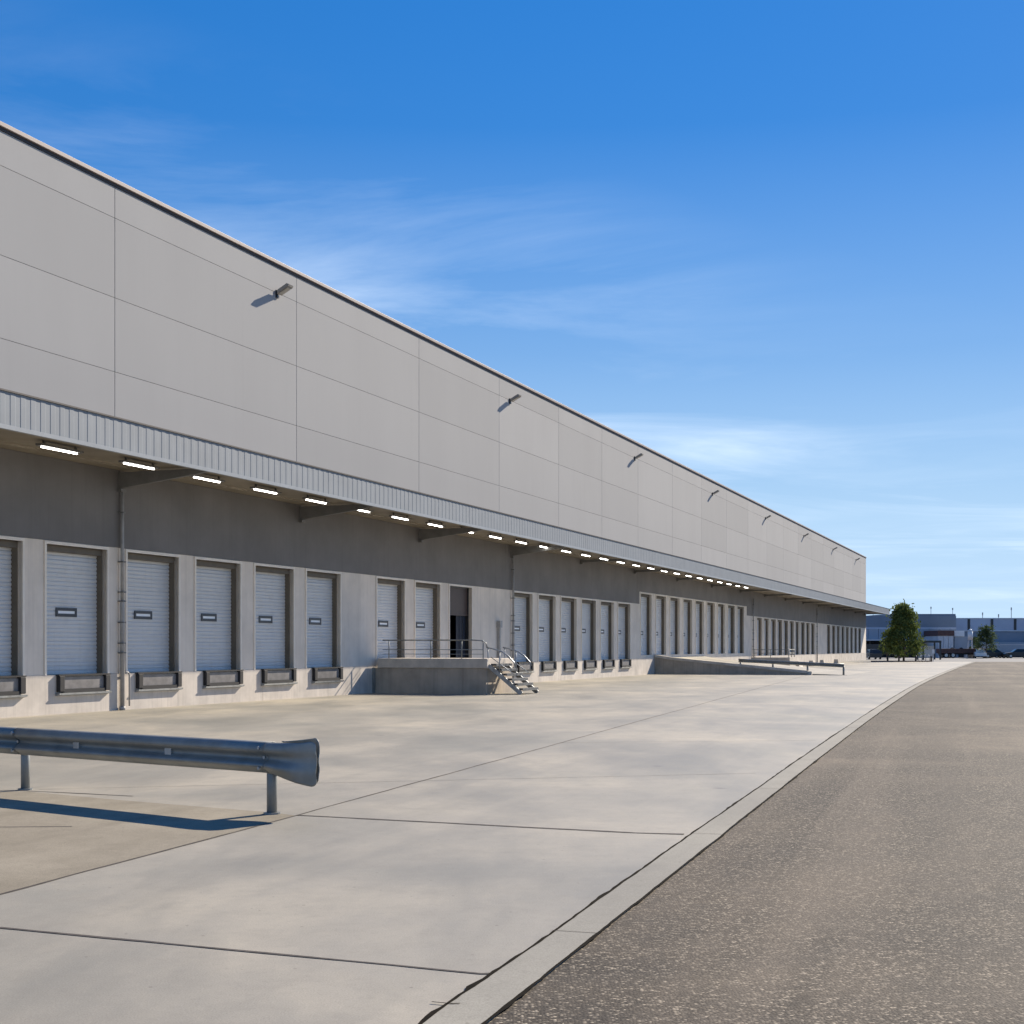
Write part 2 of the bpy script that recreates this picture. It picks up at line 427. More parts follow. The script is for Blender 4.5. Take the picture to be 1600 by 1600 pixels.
for s, w, gi, k in DOORS:
    sl, fr, rv, wf, wp = CACHE['tall' if gi == 3 else w]
    if gi == 1 and k == 2:      # the half-open door
        mb = MB(); mb.box(.03, w - .03, 0, .05, 3.08, DZ1 - .005); mb.box(.03, w - .03, -.02, .06, 3.0, 3.08)
        o = mb.build('dock_door', M['openshutter'], ware); o.location = (s, REV - .16, 0); o['label'] = 'brown dock door raised halfway'
        mb = MB()
        x0, x1, y1 = -1.5, w + 2.5, 5.1
        mb.quad((x0, .13, DZ0), (x1, .13, DZ0), (x1, y1, DZ0), (x0, y1, DZ0)); mb.quad((x0, .13, 4.6), (x1, .13, 4.6), (x1, y1, 4.6), (x0, y1, 4.6))
        mb.quad((x0, .13, DZ0), (x0, y1, DZ0), (x0, y1, 4.6), (x0, .13, 4.6)); mb.quad((x1, .13, DZ0), (x1, y1, DZ0), (x1, y1, 4.6), (x1, .13, 4.6)); mb.quad((x0, y1, DZ0), (x1, y1, DZ0), (x1, y1, 4.6), (x0, y1, 4.6))
        obj('door_interior', mb.mesh('door_interior', M['interior']), o)
        mb = MB()
        for q in range(6): mb.box(1.3 + q * .18, 1.3 + q * .18 + .17, .06 + .012 * (q % 2), .066 + .012 * (q % 2), DZ0 + .02, 3.0)
        obj('strip_curtain', mb.mesh('strip_curtain', M['stripcurtain']), o)
    else:
        o = obj('dock_door', sl, ware, (s, REV - .06, 0))
        if gi <= 3:
            obj('window_frame', wf, o); obj('window_pane', wp, o)
    dy = REV - (.16 if gi == 1 and k == 2 else .06)
    obj('door_frame', fr, o, (0, -dy, 0)); r_ = obj('door_reveal', rv if not (gi == 1 and k == 2) else rvd, o, (0, -dy, 0))

# canopy -----------------------------------------------------------
PC = 2.9; CS1 = 202.6
mb = MB()
prof = []; x = S0; p = .35
while x < CS1 - .4:
    prof += [(x, -PC), (x + .15, -PC), (x + .165, -PC + .006), (x + .305, -PC + .006)]
    x += p - .03
prof += [(CS1, -PC)]
n = len(prof); vs = [(a, b, 6.24) for a, b in prof] + [(a, b, 6.93) for a, b in prof]
mb.add(vs, [(i, i + 1, n + i + 1, n + i) for i in range(n - 1)])
mb.quad((CS1, -PC, 6.24), (CS1, .0, 6.24), (CS1, .0, 6.93), (CS1, -PC, 6.93))
can = mb.build('canopy', M['fascia'], ware)
mb = MB(); mb.box(S0, CS1 + .02, -PC - .03, -.003, 6.93, 6.965); mb.build('top_flashing', M['flashshadow'], can)
mb = MB(); mb.box(S0, CS1 + .02, -PC - .035, -PC + .06, 6.15, 6.24); mb.build('bottom_trim', M['fasciatrim'], can)
mb = MB(); mb.box(S0, CS1 - .02, -PC + .06, -.022, 6.335, 6.39); 
for yy in (-.75, -2.4): mb.box(S0, CS1 - .1, yy - .04, yy + .04, 6.28, 6.335)
mb.build('soffit', M['soffit'], can)
bs = [22.0, 32.06, 41.9, 51.5, 61.8]
while bs[-1] + 10.5 < S1: bs.append(bs[-1] + 10.5)
bms = []
for zb in (5.84, 6.12):
    beam = MB(); beam.prism([(-.025, zb), (-PC + .07, 6.19), (-PC + .07, 6.276), (-.025, 6.276)], 'x', -.06, .06)
    beam.box(-.11, .11, -.16, -.022, zb - .08, zb); bms.append(beam.mesh('canopy_beam', M['beam']))
for b in bs: obj('canopy_beam', bms[b > 63], can, (b, 0, 0))

# downpipes
for j, s in enumerate((32.06, 61.8, 119.4, 155.0)):
    mb = MB(); mb.tube([(s, -.12, 5.75), (s, -.12, 2.9)], .046, 10); mb.tube([(s, -.12, 2.9), (s, -.12, 2.86), (s, -.12, .05)], .06, 10)
    mb.tube([(s, -.12, .0), (s, -.12, .1)], .08, 10)
    dp = mb.build('downpipe', M['pipe'], ware, True)
    mb = MB()
    for z in (5.2, 3.9, 3.1, 2.86, 2.3, 1.75, 1.5): mb.box(s - .07, s + .07, -.19, -.026, z, z + .035)
    mb.build('pipe_clamp', M['beam'], dp)
    if j == 0:
        mb = MB(); mb.tube([(s + .10, -.12, 1.0), (s + .3, -.1, .99), (s + .34, -.1, .92), (s + .34, -.1, .1)], .025, 6); mb.build('overflow_pipe', M['pipe'], dp, True)
mb = MB(); mb.box(60.0, 60.16, -.14, -.001, 1.0, 2.85); mb.box(59.95, 60.21, -.19, -.001, 2.55, 2.85)
mb.build('cable_conduit', M['pipe'], ware)

# ------------------------------------------------------------------ dock levellers
lev0 = thing('dock_leveller', 'x', 'dock leveller', (0, 0, 0), WROT, 'dock levellers under the closed doors')
mb = MB(); mb.box(.2, 1.86, -.07, -.026, -.33, -.03); mb.build('lip_plate', M['levelplate'], lev0)
for x in (0, 1.86):
    mb = MB(); mb.box(x, x + .2, -.14, -.026, -.40, -.0, .02); mb.build('bumper', M['rubber'], lev0)
mb = MB(); mb.box(.2, 1.86, -.12, -.026, -.42, -.335); mb.box(-.02, 2.08, -.13, -.026, 0.002, .035); mb.build('frame', M['rubber'], lev0)
mb = MB(); mb.prism([(-.026, -.50), (-.15, -.47), (-.16, -.425), (-.026, -.425)], 'x', -.03, 2.09); mb.build('lower_bracket', M['galv'], lev0)
first = True; G1N = ['at the left edge of the photo', 'beneath the first fully seen dock door', 'just right of the nearest downpipe', 'second to the right of the nearest downpipe', 'third to the right of the nearest downpipe', 'last one before the concrete landing']
G3N = ['just behind the metal stairs', 'second beyond the metal stairs', 'third beyond the metal stairs', 'fourth beyond the metal stairs', 'fifth beyond the metal stairs', 'last beyond the stairs before the ramp']
for s, w, gi, k in DOORS:
    if gi in (0, 2) and not (gi == 0 and k == 0):
        o = lev0 if first else copy_tree(lev0); first = False
        o.location = W(s + .36, 0, DZ0 - .02)
        o['label'] = 'black framed dock leveller under a grey door, ' + (G1N[k - 1] if gi == 0 else G3N[k])

# ------------------------------------------------------------------ floodlights and canopy lights
fl0 = thing('floodlight', 'x', 'floodlight', (0, 0, 0), WROT, 'floodlights along the top of the facade')
mb = MB(); mb.box(-.07, .07, -.06, -.001, -.16, .08); mb.tube([(0, -.05, -.02), (0, -.16, .03)], .035, 8); mb.build('bracket', M['charcoal'], fl0)
mb = MB(); mb.prism([(-.10, -.06), (-.12, .07), (-.44, .24), (-.52, .21), (-.50, .15)], 'x', -.15, .15); mb.build('head', M['lamp'], fl0)
mb = MB(); mb.prism([(-.15, -.042), (-.46, .118), (-.46, .110), (-.15, -.05)], 'x', -.11, .11); mb.build('lens', M['lens'], fl0)
FN = ['nearest to the camera and largest', 'second from the camera', 'third from the camera', 'fourth from the camera', 'fifth from the camera', 'sixth from the camera', 'seventh from the camera', 'last one at the far corner']
for k in range(8):
    o = fl0 if k == 0 else copy_tree(fl0)
    o.location = W(40.4 + 21.25 * k, 0, 12.95); o['label'] = 'small grey floodlight high on the pale facade, ' + FN[k]
cl0 = thing('canopy_light', 'x', 'strip light', (0, 0, 0), WROT, 'lit strip lights under the canopy')
mb = MB(); mb.box(-.05, 1.45, -.09, .09, -.05, .0); mb.box(.1, .16, -.02, .02, 0, .084); mb.box(1.24, 1.3, -.02, .02, 0, .084); mb.build('housing', M['beam'], cl0)
mb = MB(); mb.box(0.05, 1.30, -.028, .028, -.085, -.052, .008); mb.build('tube', M['tube'], cl0)
for k in range(27):
    o = cl0 if k == 0 else copy_tree(cl0)
    o.location = W(26.7 + 3.1 * k, 1.75, 6.25)
    o['label'] = 'white lit strip light under the canopy, ' + (ORD[k] + ' from the left edge' if k < 26 else 'farthest one of the row')

# ------------------------------------------------------------------ concrete landing with railing, metal stairs
land = thing('loading_platform', 'raised concrete landing in front of the half-open dock door', 'platform', W(47.3), WROT)
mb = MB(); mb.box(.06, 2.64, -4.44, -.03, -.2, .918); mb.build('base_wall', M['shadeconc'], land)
mb = MB(); mb.box(0, 2.7, -4.5, -.22, .92, 1.265, .02); mb.build('slab', M['slabconc'], land)
mb = MB(); mb.box(-.02, .055, -.12, -.03, 0, .93); mb.build('corner_angle', M['railsteel'], land)
mb = MB()
zr = 1.92
mb.tube([(.08, -.4, zr), (.08, -3.9, zr), (.08, -4.25, zr - .02), (.09, -4.42, zr - .10), (.1, -4.46, zr - .25)], .022, 8)
mb.tube([(.08, -.4, zr - .34), (.08, -4.3, zr - .34)], .014, 6)
mb.tube([(.08, -.4, zr - .5), (.08, -4.3, zr - .5)], .010, 6)
for y in (-.65, -2.3, -3.5, -4.32): mb.tube([(.08, y, 1.26), (.08, y, zr)], .02, 6)
mb.build('railing', M['railsteel'], land, True)

stair = thing('metal_stairs', 'galvanised metal stairs with curved handrails down from the concrete landing', 'stairs', W(47.5, 4.5), WROT)
for x in (.0, 1.7):
    mb = MB(); mb.bar((x, .02, 1.02), (x, -1.22, .02), .045, .15); mb.build('stringer', M['galv'], stair)
for k in range(6):
    mb = MB(); z = 1.08 - .172 * k; y = -.05 - .20 * k
    mb.box(.03, 1.67, y - .21, y, z - .03, z, .004); mb.box(.03, 1.67, y - .214, y - .2, z - .09, z - .031); mb.box(.03, 1.67, y - .01, y + .004, z - .08, z - .031); mb.build('tread', M['darkmetal'], stair)
for x in (.04, 1.7):
    mb = MB()
    mb.tube([(x, .12, 1.66), (x, -.15, 1.60), (x, -.45, 1.52), (x, -.7, 1.36), (x, -.92, 1.14), (x, -.98, 1.0)], .024, 8)
    mb.tube([(x, .06, 1.05), (x, .06, 1.65)], .022, 6); mb.tube([(x, -.38, .74), (x, -.38, 1.53)], .022, 6); mb.tube([(x, -.05, 1.32), (x, -.88, .74)], .016, 6)
    mb.build('handrail', M['galv'], stair, True)

# ------------------------------------------------------------------ ramp
rampt = thing('concrete_ramp', 'long concrete vehicle ramp sloping down from the dock doors into the yard', 'ramp', W(87.5), WROT)
def ztop(o): return 1.16 - .18 * min(o, 1.2) / 1.2 - (.98 - .20) * max(0, o - 1.2) / 8.3
outs = [.03, .5, .9, 1.2, 3, 5, 7, 9.5]
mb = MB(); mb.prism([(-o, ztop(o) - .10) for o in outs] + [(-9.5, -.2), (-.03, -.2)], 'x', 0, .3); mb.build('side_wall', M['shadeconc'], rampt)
mb = MB(); mb.prism([(-o, ztop(o) + .06) for o in outs] + [(-o, ztop(o) - .098) for o in reversed(outs)], 'x', -.06, .34); mb.build('kerb_cap', M['slabconc'], rampt)
mb = MB(); mb.prism([(-o, ztop(o) - .12) for o in outs] + [(-11.8, .006), (-11.8, -.2), (-.03, -.2)], 'x', .303, 14.0); mb.build('ramp_deck', M['yard'], rampt)
mb = MB(); mb.box(-.02, .28, -9.75, -9.503, -.2, .22, .02); mb.build('end_block', M['slabconc'], rampt)

plat2 = thing('loading_platform', 'small far concrete platform with a pipe railing beyond the ramp', 'platform', W(119.0), WROT)
mb = MB(); mb.box(0, 3, -3.2, -.03, -.2, .85, .02); mb.build('base_wall', M['slabconc'], plat2)
mb = MB()
for z in (1.5, 1.2): mb.tube([(.1, -.2, z), (.1, -3.1, z), (2.9, -3.1, z)], .022, 6)
for x, y in ((.1, -.3), (.1, -1.6), (.1, -3.1), (1.5, -3.1), (2.9, -3.1)): mb.tube([(x, y, .84), (x, y, 1.5)], .03, 6)
mb.build('railing', M['railsteel'], plat2, True)
blk = MB(); blk.prism([(-.3, 0), (.3, 0), (.22, .12), (.16, .5), (-.16, .5), (-.22, .12)], 'x', -.9, .9)
bme = blk.mesh('concrete_barrier', M['slabconc'])
BN = ['nearest of four by the far dock doors', 'second of four by the far dock doors', 'third of four by the far dock doors', 'farthest of four by the far dock doors']
for k, (s, o_) in enumerate(((124.5, 3.0), (131, 3.2), (138, 3.1), (146, 3.3))):
    o = obj('concrete_barrier', bme, None, W(s, o_, 0)); o.rotation_euler = (0, 0, WROT + .05 * k)
    tag(o, 'low pale concrete barrier on the yard, ' + BN[k], 'barrier', 'barriers by the far doors')

# ------------------------------------------------------------------ guardrails
def wprofile(h, depth):
    """W-beam section with a rolled top edge: list of (z, bulge) from bottom to top"""
    pts = []
    for i in range(25):
        t = i / 24
        b = depth * (.5 - .5 * math.cos(4 * math.pi * t))
        if .38 < t < .62: b = max(b, depth * .10)
        if t > .75: b = depth * (1 - ((t - .75) / .25) ** 2.6 * .55)
        pts.append((-h / 2 + h * t, b))
    pts[-1] = (h * .498, depth * .42)
    pts += [(h * .512, depth * .18), (h * .516, -depth * .2), (h * .506, -depth * .55), (h * .47, -depth * .8)]
    return pts
def beam_mesh(path, name, mat, hfun, depth=.085, th=.006, cfun=None):
    """sweep a W section along a plan path [(pos, outward normal)]; hfun gives beam height, cfun centre height per index"""
    mb = MB(); rows = []
    for i, (p, nrm) in enumerate(path):
        prof = wprofile(hfun(i), depth); zc = cfun(i)
        rows.append([(p[0] + nrm[0] * b, p[1] + nrm[1] * b, zc + z) for z, b in prof])
    n = len(rows[0]); mb.add([v for r in rows for v in r], [(i * n + j, i * n + j + 1, (i + 1) * n + j + 1, (i + 1) * n + j) for i in range(len(rows) - 1) for j in range(n - 1)])
    me = mb.mesh(name, mat, True)
    return me
P1 = Vector((-5.65, 16.72)); P2 = Vector((-2.38, 14.28)); T = (P2 - P1).normalized(); NF = Vector((T.y, -T.x)) 
if NF.y > 0: NF = -NF
grail = thing('guardrail', 'galvanised steel guardrail with a flared end in the foreground of the yard', 'guardrail', (P2.x, P2.y, 0), math.atan2(T.y, T.x))
# local axes: x along the rail towards the flared end, -y towards the camera
L0 = -13.0
spans = [(-13.0, -8.16), (-8.2, -4.08), (-4.12, .06)]
for a, b in spans:
    path = [((a + (b - a) * i / 6, -.065), (0, -1)) for i in range(7)]
    o = obj('rail_beam', beam_mesh(path, 'rail_beam', M['railsteel'], lambda i: .305, .085, cfun=lambda i: .565), grail)
    md = o.modifiers.new('thick', 'SOLIDIFY'); md.thickness = .006
# flared end: the beam fans out, flattens and turns back on itself
rows = []
def fan_row(p, nrm, up, low, depth):
    out = []
    for z, b in [(zb[0], zb[1]) for zb in wprofile(1.0, depth)[:25]]:
        z = max(-.5, min(.5, z)); zz = z * 2 * (up if z > 0 else low)
        out.append((p[0] + nrm[0] * b, p[1] + nrm[1] * b, .565 + zz))
    rows.append(out)
def sm(t): t = max(0, min(1, t)); return t * t * (3 - 2 * t)
LE = .60; RC = .075
def corner(x):
    d = max(0, x - (LE - RC)); return RC - math.sqrt(max(0, RC * RC - d * d))
for side in (-1, 1):
    rows = []
    N = 30 if side < 0 else 22
    for i in range(N):
        t = i / (N - 1); x = LE * (1 - (1 - t) ** 1.5); u = max(0, x / LE - .08) / .92; c = corner(x)
        up = .156 + (.012 if side < 0 else .062) * u ** 1.1 + (.018 * sm((u - .7) / .3) if side < 0 else 0)
        low = .156 + (.118 if side < 0 else .09) * u
        off = .070 - .055 * sm((u - .55) / .45) + .02 * math.sin(math.pi * u)
        fan_row((.03 + x, side * off), (0, side), up - c, low - c, .085 - .071 * sm(u * 1.1))
    mb = MB(); n = len(rows[0]); mb.add([v for r in rows for v in r], [(i * n + j, i * n + j + 1, (i + 1) * n + j + 1, (i + 1) * n + j) for i in range(len(rows) - 1) for j in range(n - 1)])
    o = obj('flared_end', mb.mesh('flared_end', M['railsteel'], True), grail); md = o.modifiers.new('thick', 'SOLIDIFY'); md.thickness = .008
for x in (-12.24, -8.16, -4.08, 0):
    mb = MB(); mb.tube([(x, 0, -.05), (x, 0, .66)], .052, 16); mb.build('post', M['railsteel'], grail, True)
    mb = MB(); mb.tube([(x, 0, .0), (x, 0, .018)], .085, 16); mb.build('post_foot', M['railsteel'], grail)
for x in (-8.18, -4.1, -3.0, -1.45, -.02):
    for dz in ((0,) if x in (-3.0, -1.45) else (-.10, 0, .10)):
        b0 = -.065 - (.01 if dz == 0 else .087)
        mb = MB(); mb.tube([(x, b0 + .005, .565 + dz), (x, b0 - .018, .565 + dz)], .017, 8); mb.build('bolt', M['galv'], grail)
    if x in (-3.0, -1.45): mb = MB(); mb.box(x - .05, x + .05, -.1, -.074, .50, .63); mb.build('splice_plate', M['galv'], grail)

gr2 = thing('guardrail', 'distant dark guardrail sloping beside the lower end of the ramp', 'guardrail', W(88.1, 11.6), WROT)
def far_beam():
    mb = MB(); a = (0, 0, .57); b = (0, 6.4, .86); n = 10; rows = []
    for i in range(n + 1):
        t = i / n; rows.append([(-bb, a[1] + (b[1] - a[1]) * t, a[2] + (b[2] - a[2]) * t + z) for z, bb in wprofile(.22, .07)])
    m = len(rows[0]); mb.add([v for r in rows for v in r], [(i * m + j, i * m + j + 1, (i + 1) * m + j + 1, (i + 1) * m + j) for i in range(n) for j in range(m - 1)])
    return mb.mesh('rail_beam', M['railsteel'], True)
o = obj('rail_beam', far_beam(), gr2); md = o.modifiers.new('thick', 'SOLIDIFY'); md.thickness = .01
for y in (.05, 2.2, 4.3, 6.3):
    mb = MB(); mb.tube([(.08, y, -.05), (.08, y, .55 + .045 * y)], .06, 10); mb.build('post', M['railsteel'], gr2, True)

# ------------------------------------------------------------------ ground
mb = MB(); mb.quad((-3000, -600, -.035), (3000, -600, -.035), (3000, 4000, -.035), (-3000, 4000, -.035)); struct(mb.build('ground', M['earth']))
KR = [(-14, -6.42), (-4, -3.32), (6.314, -.123), (23.1, 5.09), (41.9, 11.03), (66.3, 18.95), (100, 30.4), (140, 44.3), (172, 55.6), (200, 66)]   # (Y, X) right edge of the kerb
def kx(y):
    n = len(KR)
    for i in range(n - 1):
        if y <= KR[i + 1][0] or i == n - 2:
            (y0, x0), (y1, x1) = KR[i], KR[i + 1]
            m0 = (x1 - KR[max(0, i - 1)][1]) / (y1 - KR[max(0, i - 1)][0]); j = min(n - 1, i + 2); m1 = (KR[j][1] - x0) / (KR[j][0] - y0)
            h = y1 - y0; t = (y - y0) / h
            return (2*t**3 - 3*t*t + 1) * x0 + (t**3 - 2*t*t + t) * h * m0 + (3*t*t - 2*t**3) * x1 + (t**3 - t*t) * h * m1
ys = [-14.0]
while ys[-1] < 168: ys.append(ys[-1] + max(.07, (ys[-1]) * .012 if ys[-1] > 0 else .3))
rnd = random.Random(3)
def jit(a): return rnd.gauss(0, a)
walk = 0; rl, rr, ra, rk = [], [], [], []
w1 = w2 = 0
for y in ys:
    w1 = w1 * .85 + jit(.004); w2 = w2 * .85 + jit(.004)
    x = kx(y)
    rl.append(x - .268 + w1 * .6)     # yard edge
    rk.append((x - .264 + w1 * .6, x + w2 * .25))          # kerb strip
    ra.append(x + .008 + w2 * .3)       # asphalt edge
FAR = 168.0
mb = MB()
for i in range(len(ys) - 1): mb.quad((-260, ys[i], 0), (rl[i], ys[i], 0), (rl[i + 1], ys[i + 1], 0), (-260, ys[i + 1], 0))
yard = struct(mb.build('yard_pavement', M['yard']))
mb = MB()
kl = 0
for i in range(len(ys) - 1):
    (a0, b0), (a1, b1) = rk[i], rk[i + 1]; z = .006
    mb.quad((a0, ys[i], z), (b0, ys[i], z), (b1, ys[i + 1], z), (a1, ys[i + 1], z))
    mb.quad((a0, ys[i], z), (a1, ys[i + 1], z), (a1, ys[i + 1], -.05), (a0, ys[i], -.05)); mb.quad((b0, ys[i], z), (b1, ys[i + 1], z), (b1, ys[i + 1], -.05), (b0, ys[i], -.05))
struct(mb.build('kerb', M['kerb']))
mb = MB()
for i in range(len(ys) - 1): mb.quad((ra[i], ys[i], -.004), (330, ys[i], -.004), (330, ys[i + 1], -.004), (ra[i + 1], ys[i + 1], -.004))
struct(mb.build('asphalt_lot', M['asphalt']))
mb = MB(); mb.quad((-400, FAR, -.012), (600, FAR, -.012), (600, 420, -.012), (-400, 420, -.012)); struct(mb.build('road', M['road']))
# joints in the concrete
def strip(pts, w, z):
    mb = MB(); L = []; Rr = []
    P = []
    for (a, b) in zip(pts[:-1], pts[1:]):
        a = Vector(a); b = Vector(b); n = max(2, int((b - a).length / .25))
        P += [a + (b - a) * k / n for k in range(n)]
    P.append(Vector(pts[-1])); wob = 0
    for i, p in enumerate(P):
        d = (P[min(i + 1, len(P) - 1)] - P[max(0, i - 1)]).normalized(); nn = Vector((-d.y, d.x)); wob = wob * .9 + jit(.003)
        ww = w / 2 * (1 + jit(.15)); L.append(p + nn * (ww + wob)); Rr.append(p - nn * (ww - wob))
    for i in range(len(P) - 1): mb.quad((*L[i], z), (*Rr[i], z), (*Rr[i + 1], z), (*L[i + 1], z))
    return mb
A = (-2.11, 14.17)
J1 = [(-8.3, -7.5), (-3.42, 9.62), A, (.647, 24.26), (9.6, 57), (27, 120)]
for pts, w in ((J1, .022), ([(-9.5, 8.9), (-3.0, 8.47), (-.16, 7.28), (-.09, 7.285)], .028), ([A, (1.10, 12.80), (1.52, 12.72)], .05),
               ([(-6.9, 13.1), (-4.05, 13.26)], .03), ([(-8.5, 16.9), (-5.65, 16.62), (-4.2, 16.0)], .03), ([(-5.5, 16.75), (2.0, 18.6), (3.2, 18.9)], .012),
               ([(-8.9, 3.2), (-3.2, 2.6), (-1.6, 2.45)], .02), ([(.85, 25.0), (5.4, 25.6)], .012)):
    struct(strip(pts, w, .0036).build('pavement_joint', M['sealant']))
for edge in (0, 1):
    mb = MB(); wv = 0
    for i in range(len(ys) - 1):
        pass
    L = []
    for i in range(len(ys)):
        wv = wv * .8 + jit(.006); g = .003 + abs(wv) * .8 + abs(jit(.003)) + .00012 * max(0, ys[i])
        L.append((rk[i][1] - .004 - wv * .3, rk[i][1] + .006 + g) if edge else (rk[i][0] - .008 - g, rk[i][0] + .002))
    for i in range(len(ys) - 1): mb.quad((L[i][0], ys[i], .0075), (L[i][1], ys[i], .0075), (L[i + 1][1], ys[i + 1], .0075), (L[i + 1][0], ys[i + 1], .0075))
    struct(mb.build('kerb_joint', M['crack']))
y = 4.2
while y < 60:
    struct(strip([(kx(y) - .262, y + .08), (kx(y) - .004, y)], .010, .0085).build('kerb_joint', M['sealant'])); y += 4.0 + rnd.random() * .4
# crack stubs at the kerb
for pts in ([(-.37, 6.68), (-.31, 6.645), (-.24, 6.64)],):
    struct(strip(pts, .012, .009).build('kerb_crack', M['crack']))
# older rough slab under the guardrail
poly = [(-7.6, -7.5), (-3.44, 9.62), (-2.13, 14.15), (-2.42, 14.42), (-4.2, 15.55), (-5.55, 16.5), (-6.5, 16.55), (-30, 18.6), (-30, -7.5)]
mb = MB(); mb.add([(x, y, .002) for x, y in poly], [tuple(range(len(poly)))]); struct(mb.build('rough_pavement', M['roughslab']))

# ------------------------------------------------------------------ far buildings
FY = 247
def px(x): return (x - 800) / 2250
fb = thing('factory', 'low blue factory with a pale band across the end of the road', 'factory', (0, FY, 0))
x0, x1 = 40, px(1494) * FY
mb = MB(); mb.box(x0, x1, 0, 45, 5.15, 7.15); mb.box(x0 + 24.2, x1, .3, 45, 7.153, 7.45); mb.build('wall', M['bluewall'], fb)
mb = MB(); mb.box(x0, x1, -.05, 45, 4.85, 5.147); mb.build('pale_band', M['lavender'], fb)
mb = MB(); x = x0
while x < x1 - .3: mb.box(x, min(x + 1.7, x1), -.02, 45, 3.05, 4.847); x += 1.76
mb.build('lower_cladding', M['paleblue'], fb)
mb = MB(); mb.box(x0, px(1445) * FY, -3.5, 0, 2.85, 3.047); mb.build('dock_canopy', M['palegrey'], fb)
mb = MB(); mb.box(x0, x1, 0.2, 45, -.1, 2.84); mb.build('dock_recess', M['darkvoid'], fb)  # dark face painted as the shade below the dock canopy
mb = MB(); x = x0 + 1
while x < x1 - 1: mb.box(x - .15, x + .15, -.1, .199, 0, 2.84); x += 3.4
mb.build('column', M['charcoal'], fb)
for x, h in ((62.2, .5), (64.3, .6), (66.0, .45), (1460, 1.3), (1494, 1.1)):
    X = x if x < 100 else px(x) * FY - .3
    mb = MB(); mb.tube([(X, 1, 7.1), (X, 1, 7.4 + h)], .045, 6); mb.tube([(X, 1, 7.4 + h - .35), (X, 1, 7.4 + h)], .11, 6); mb.build('roof_vent', M['galv'], fb)

fc = thing('factory', 'right-hand factory with lavender upper panels and a dark lower storey', 'factory', (0, FY + 8, 0))
x0, x1 = px(1494) * FY + .5, 175
mb = MB(); xx = [x0 + .1]; 
while xx[-1] < x1: xx.append(xx[-1] + 4.1)
for a, b in zip(xx[:-1], xx[1:]): mb.box(a + .2, b - .2, 0, 50, 4.75, 6.75)
mb.build('upper_panel', M['lavender'], fc)
mb = MB(); mb.box(x0, x1, -.1, 50, 6.75, 6.92); mb.box(x0, x1, -.1, 50, 4.55, 4.75)
mb.build('cornice', M['palegrey'], fc)
for i, a in enumerate(xx[:14]):
    mb = MB(); mb.box(a - .22, a + .22, -.08, .6, 4.752, 6.748); mb.build('pilaster', M['charcoal'], fc)
mb = MB(); mb.box(x0, x1, .1, 50, 2.6, 4.547); mb.build('dark_storey', M['bluewall'], fc)
mb = MB(); mb.box(x0, x1, -2.5, 50, 1.75, 2.597); mb.build('lower_awning', M['paleblue'], fc)
mb = MB(); mb.box(x0, x1, .4, 50, -.1, 1.747); mb.build('dock_recess', M['darkvoid'], fc)
for x, h in ((1537, 1.0), (1562, .7), (1582, 1.9)):
    X = px(x) * (FY + 8); mb = MB(); mb.tube([(X, .6, 6.9), (X, .6, 6.9 + h)], .06, 6); mb.tube([(X, .6, 6.9 + h - .5), (X, .6, 6.9 + h)], .11, 6); mb.build('roof_vent', M['galv'], fc)

YA = 238
an = thing('annex_building', 'pale grey annex with vertical panels and a rust red cornice between the two factories', 'building', (0, YA, 0))
xa, xb, xc = px(1466) * YA, px(1490) * YA, px(1513) * YA
mb = MB(); x = xa
while x < xb - .2: mb.box(x, x + .8, 0, 8, -.1, 3.6); x += .86
mb.build('panel_wall', M['palegrey'], an)
mb = MB(); mb.box(xa - .1, xb + .1, -.1, 8, 3.603, 4.5); mb.build('cornice', M['rust'], an)
mb = MB(); mb.box(xb + .3, xc, .5, 8, -.1, 3.5); mb.build('side_wall', M['paleblue'], an)
mb = MB(); mb.box(xb + .2, xb + 1.9, .3, 6, 3.503, 4.4, .05); mb.build('roof_unit', M['whitepaint'], an)
for x in (xa + 2.3, xb + 1.4):
    mb = MB(); mb.prism([(x - .45, 0), (x + .45, 0), (x + .45, 1.2), (x + .3, 1.55), (x, 1.7), (x - .3, 1.55), (x - .45, 1.2)], 'y', -.06 if x < xb else .44, .02 if x < xb else .52); mb.build('doorway', M['darkvoid'], an)

tk = thing('storage_tank', 'small white storage tank with a domed top beside the thin tree', 'tank', (px(1516) * 232, 232, 0))
mb = MB(); mb.tube([(0, 0, 2.9), (0, 0, 4.3)], .40, 16); mb.tube([(0, 0, 4.3), (0, 0, 4.55), (0, 0, 4.66)], .42, 16, .1); mb.build('vessel', M['whitepaint'], tk, True)
for a in range(4):
    mb = MB(); c, s_ = math.cos(a * math.pi / 2 + .7), math.sin(a * math.pi / 2 + .7); mb.bar((.38 * c, .38 * s_, 2.95), (.55 * c, .55 * s_, 0), .08, .08); mb.build('leg', M['palegrey'], tk)
mb = MB(); mb.box(-.6, .6, -.5, .5, 0, 1.3, .05); mb.build('pump_cabinet', M['palegrey'], tk)

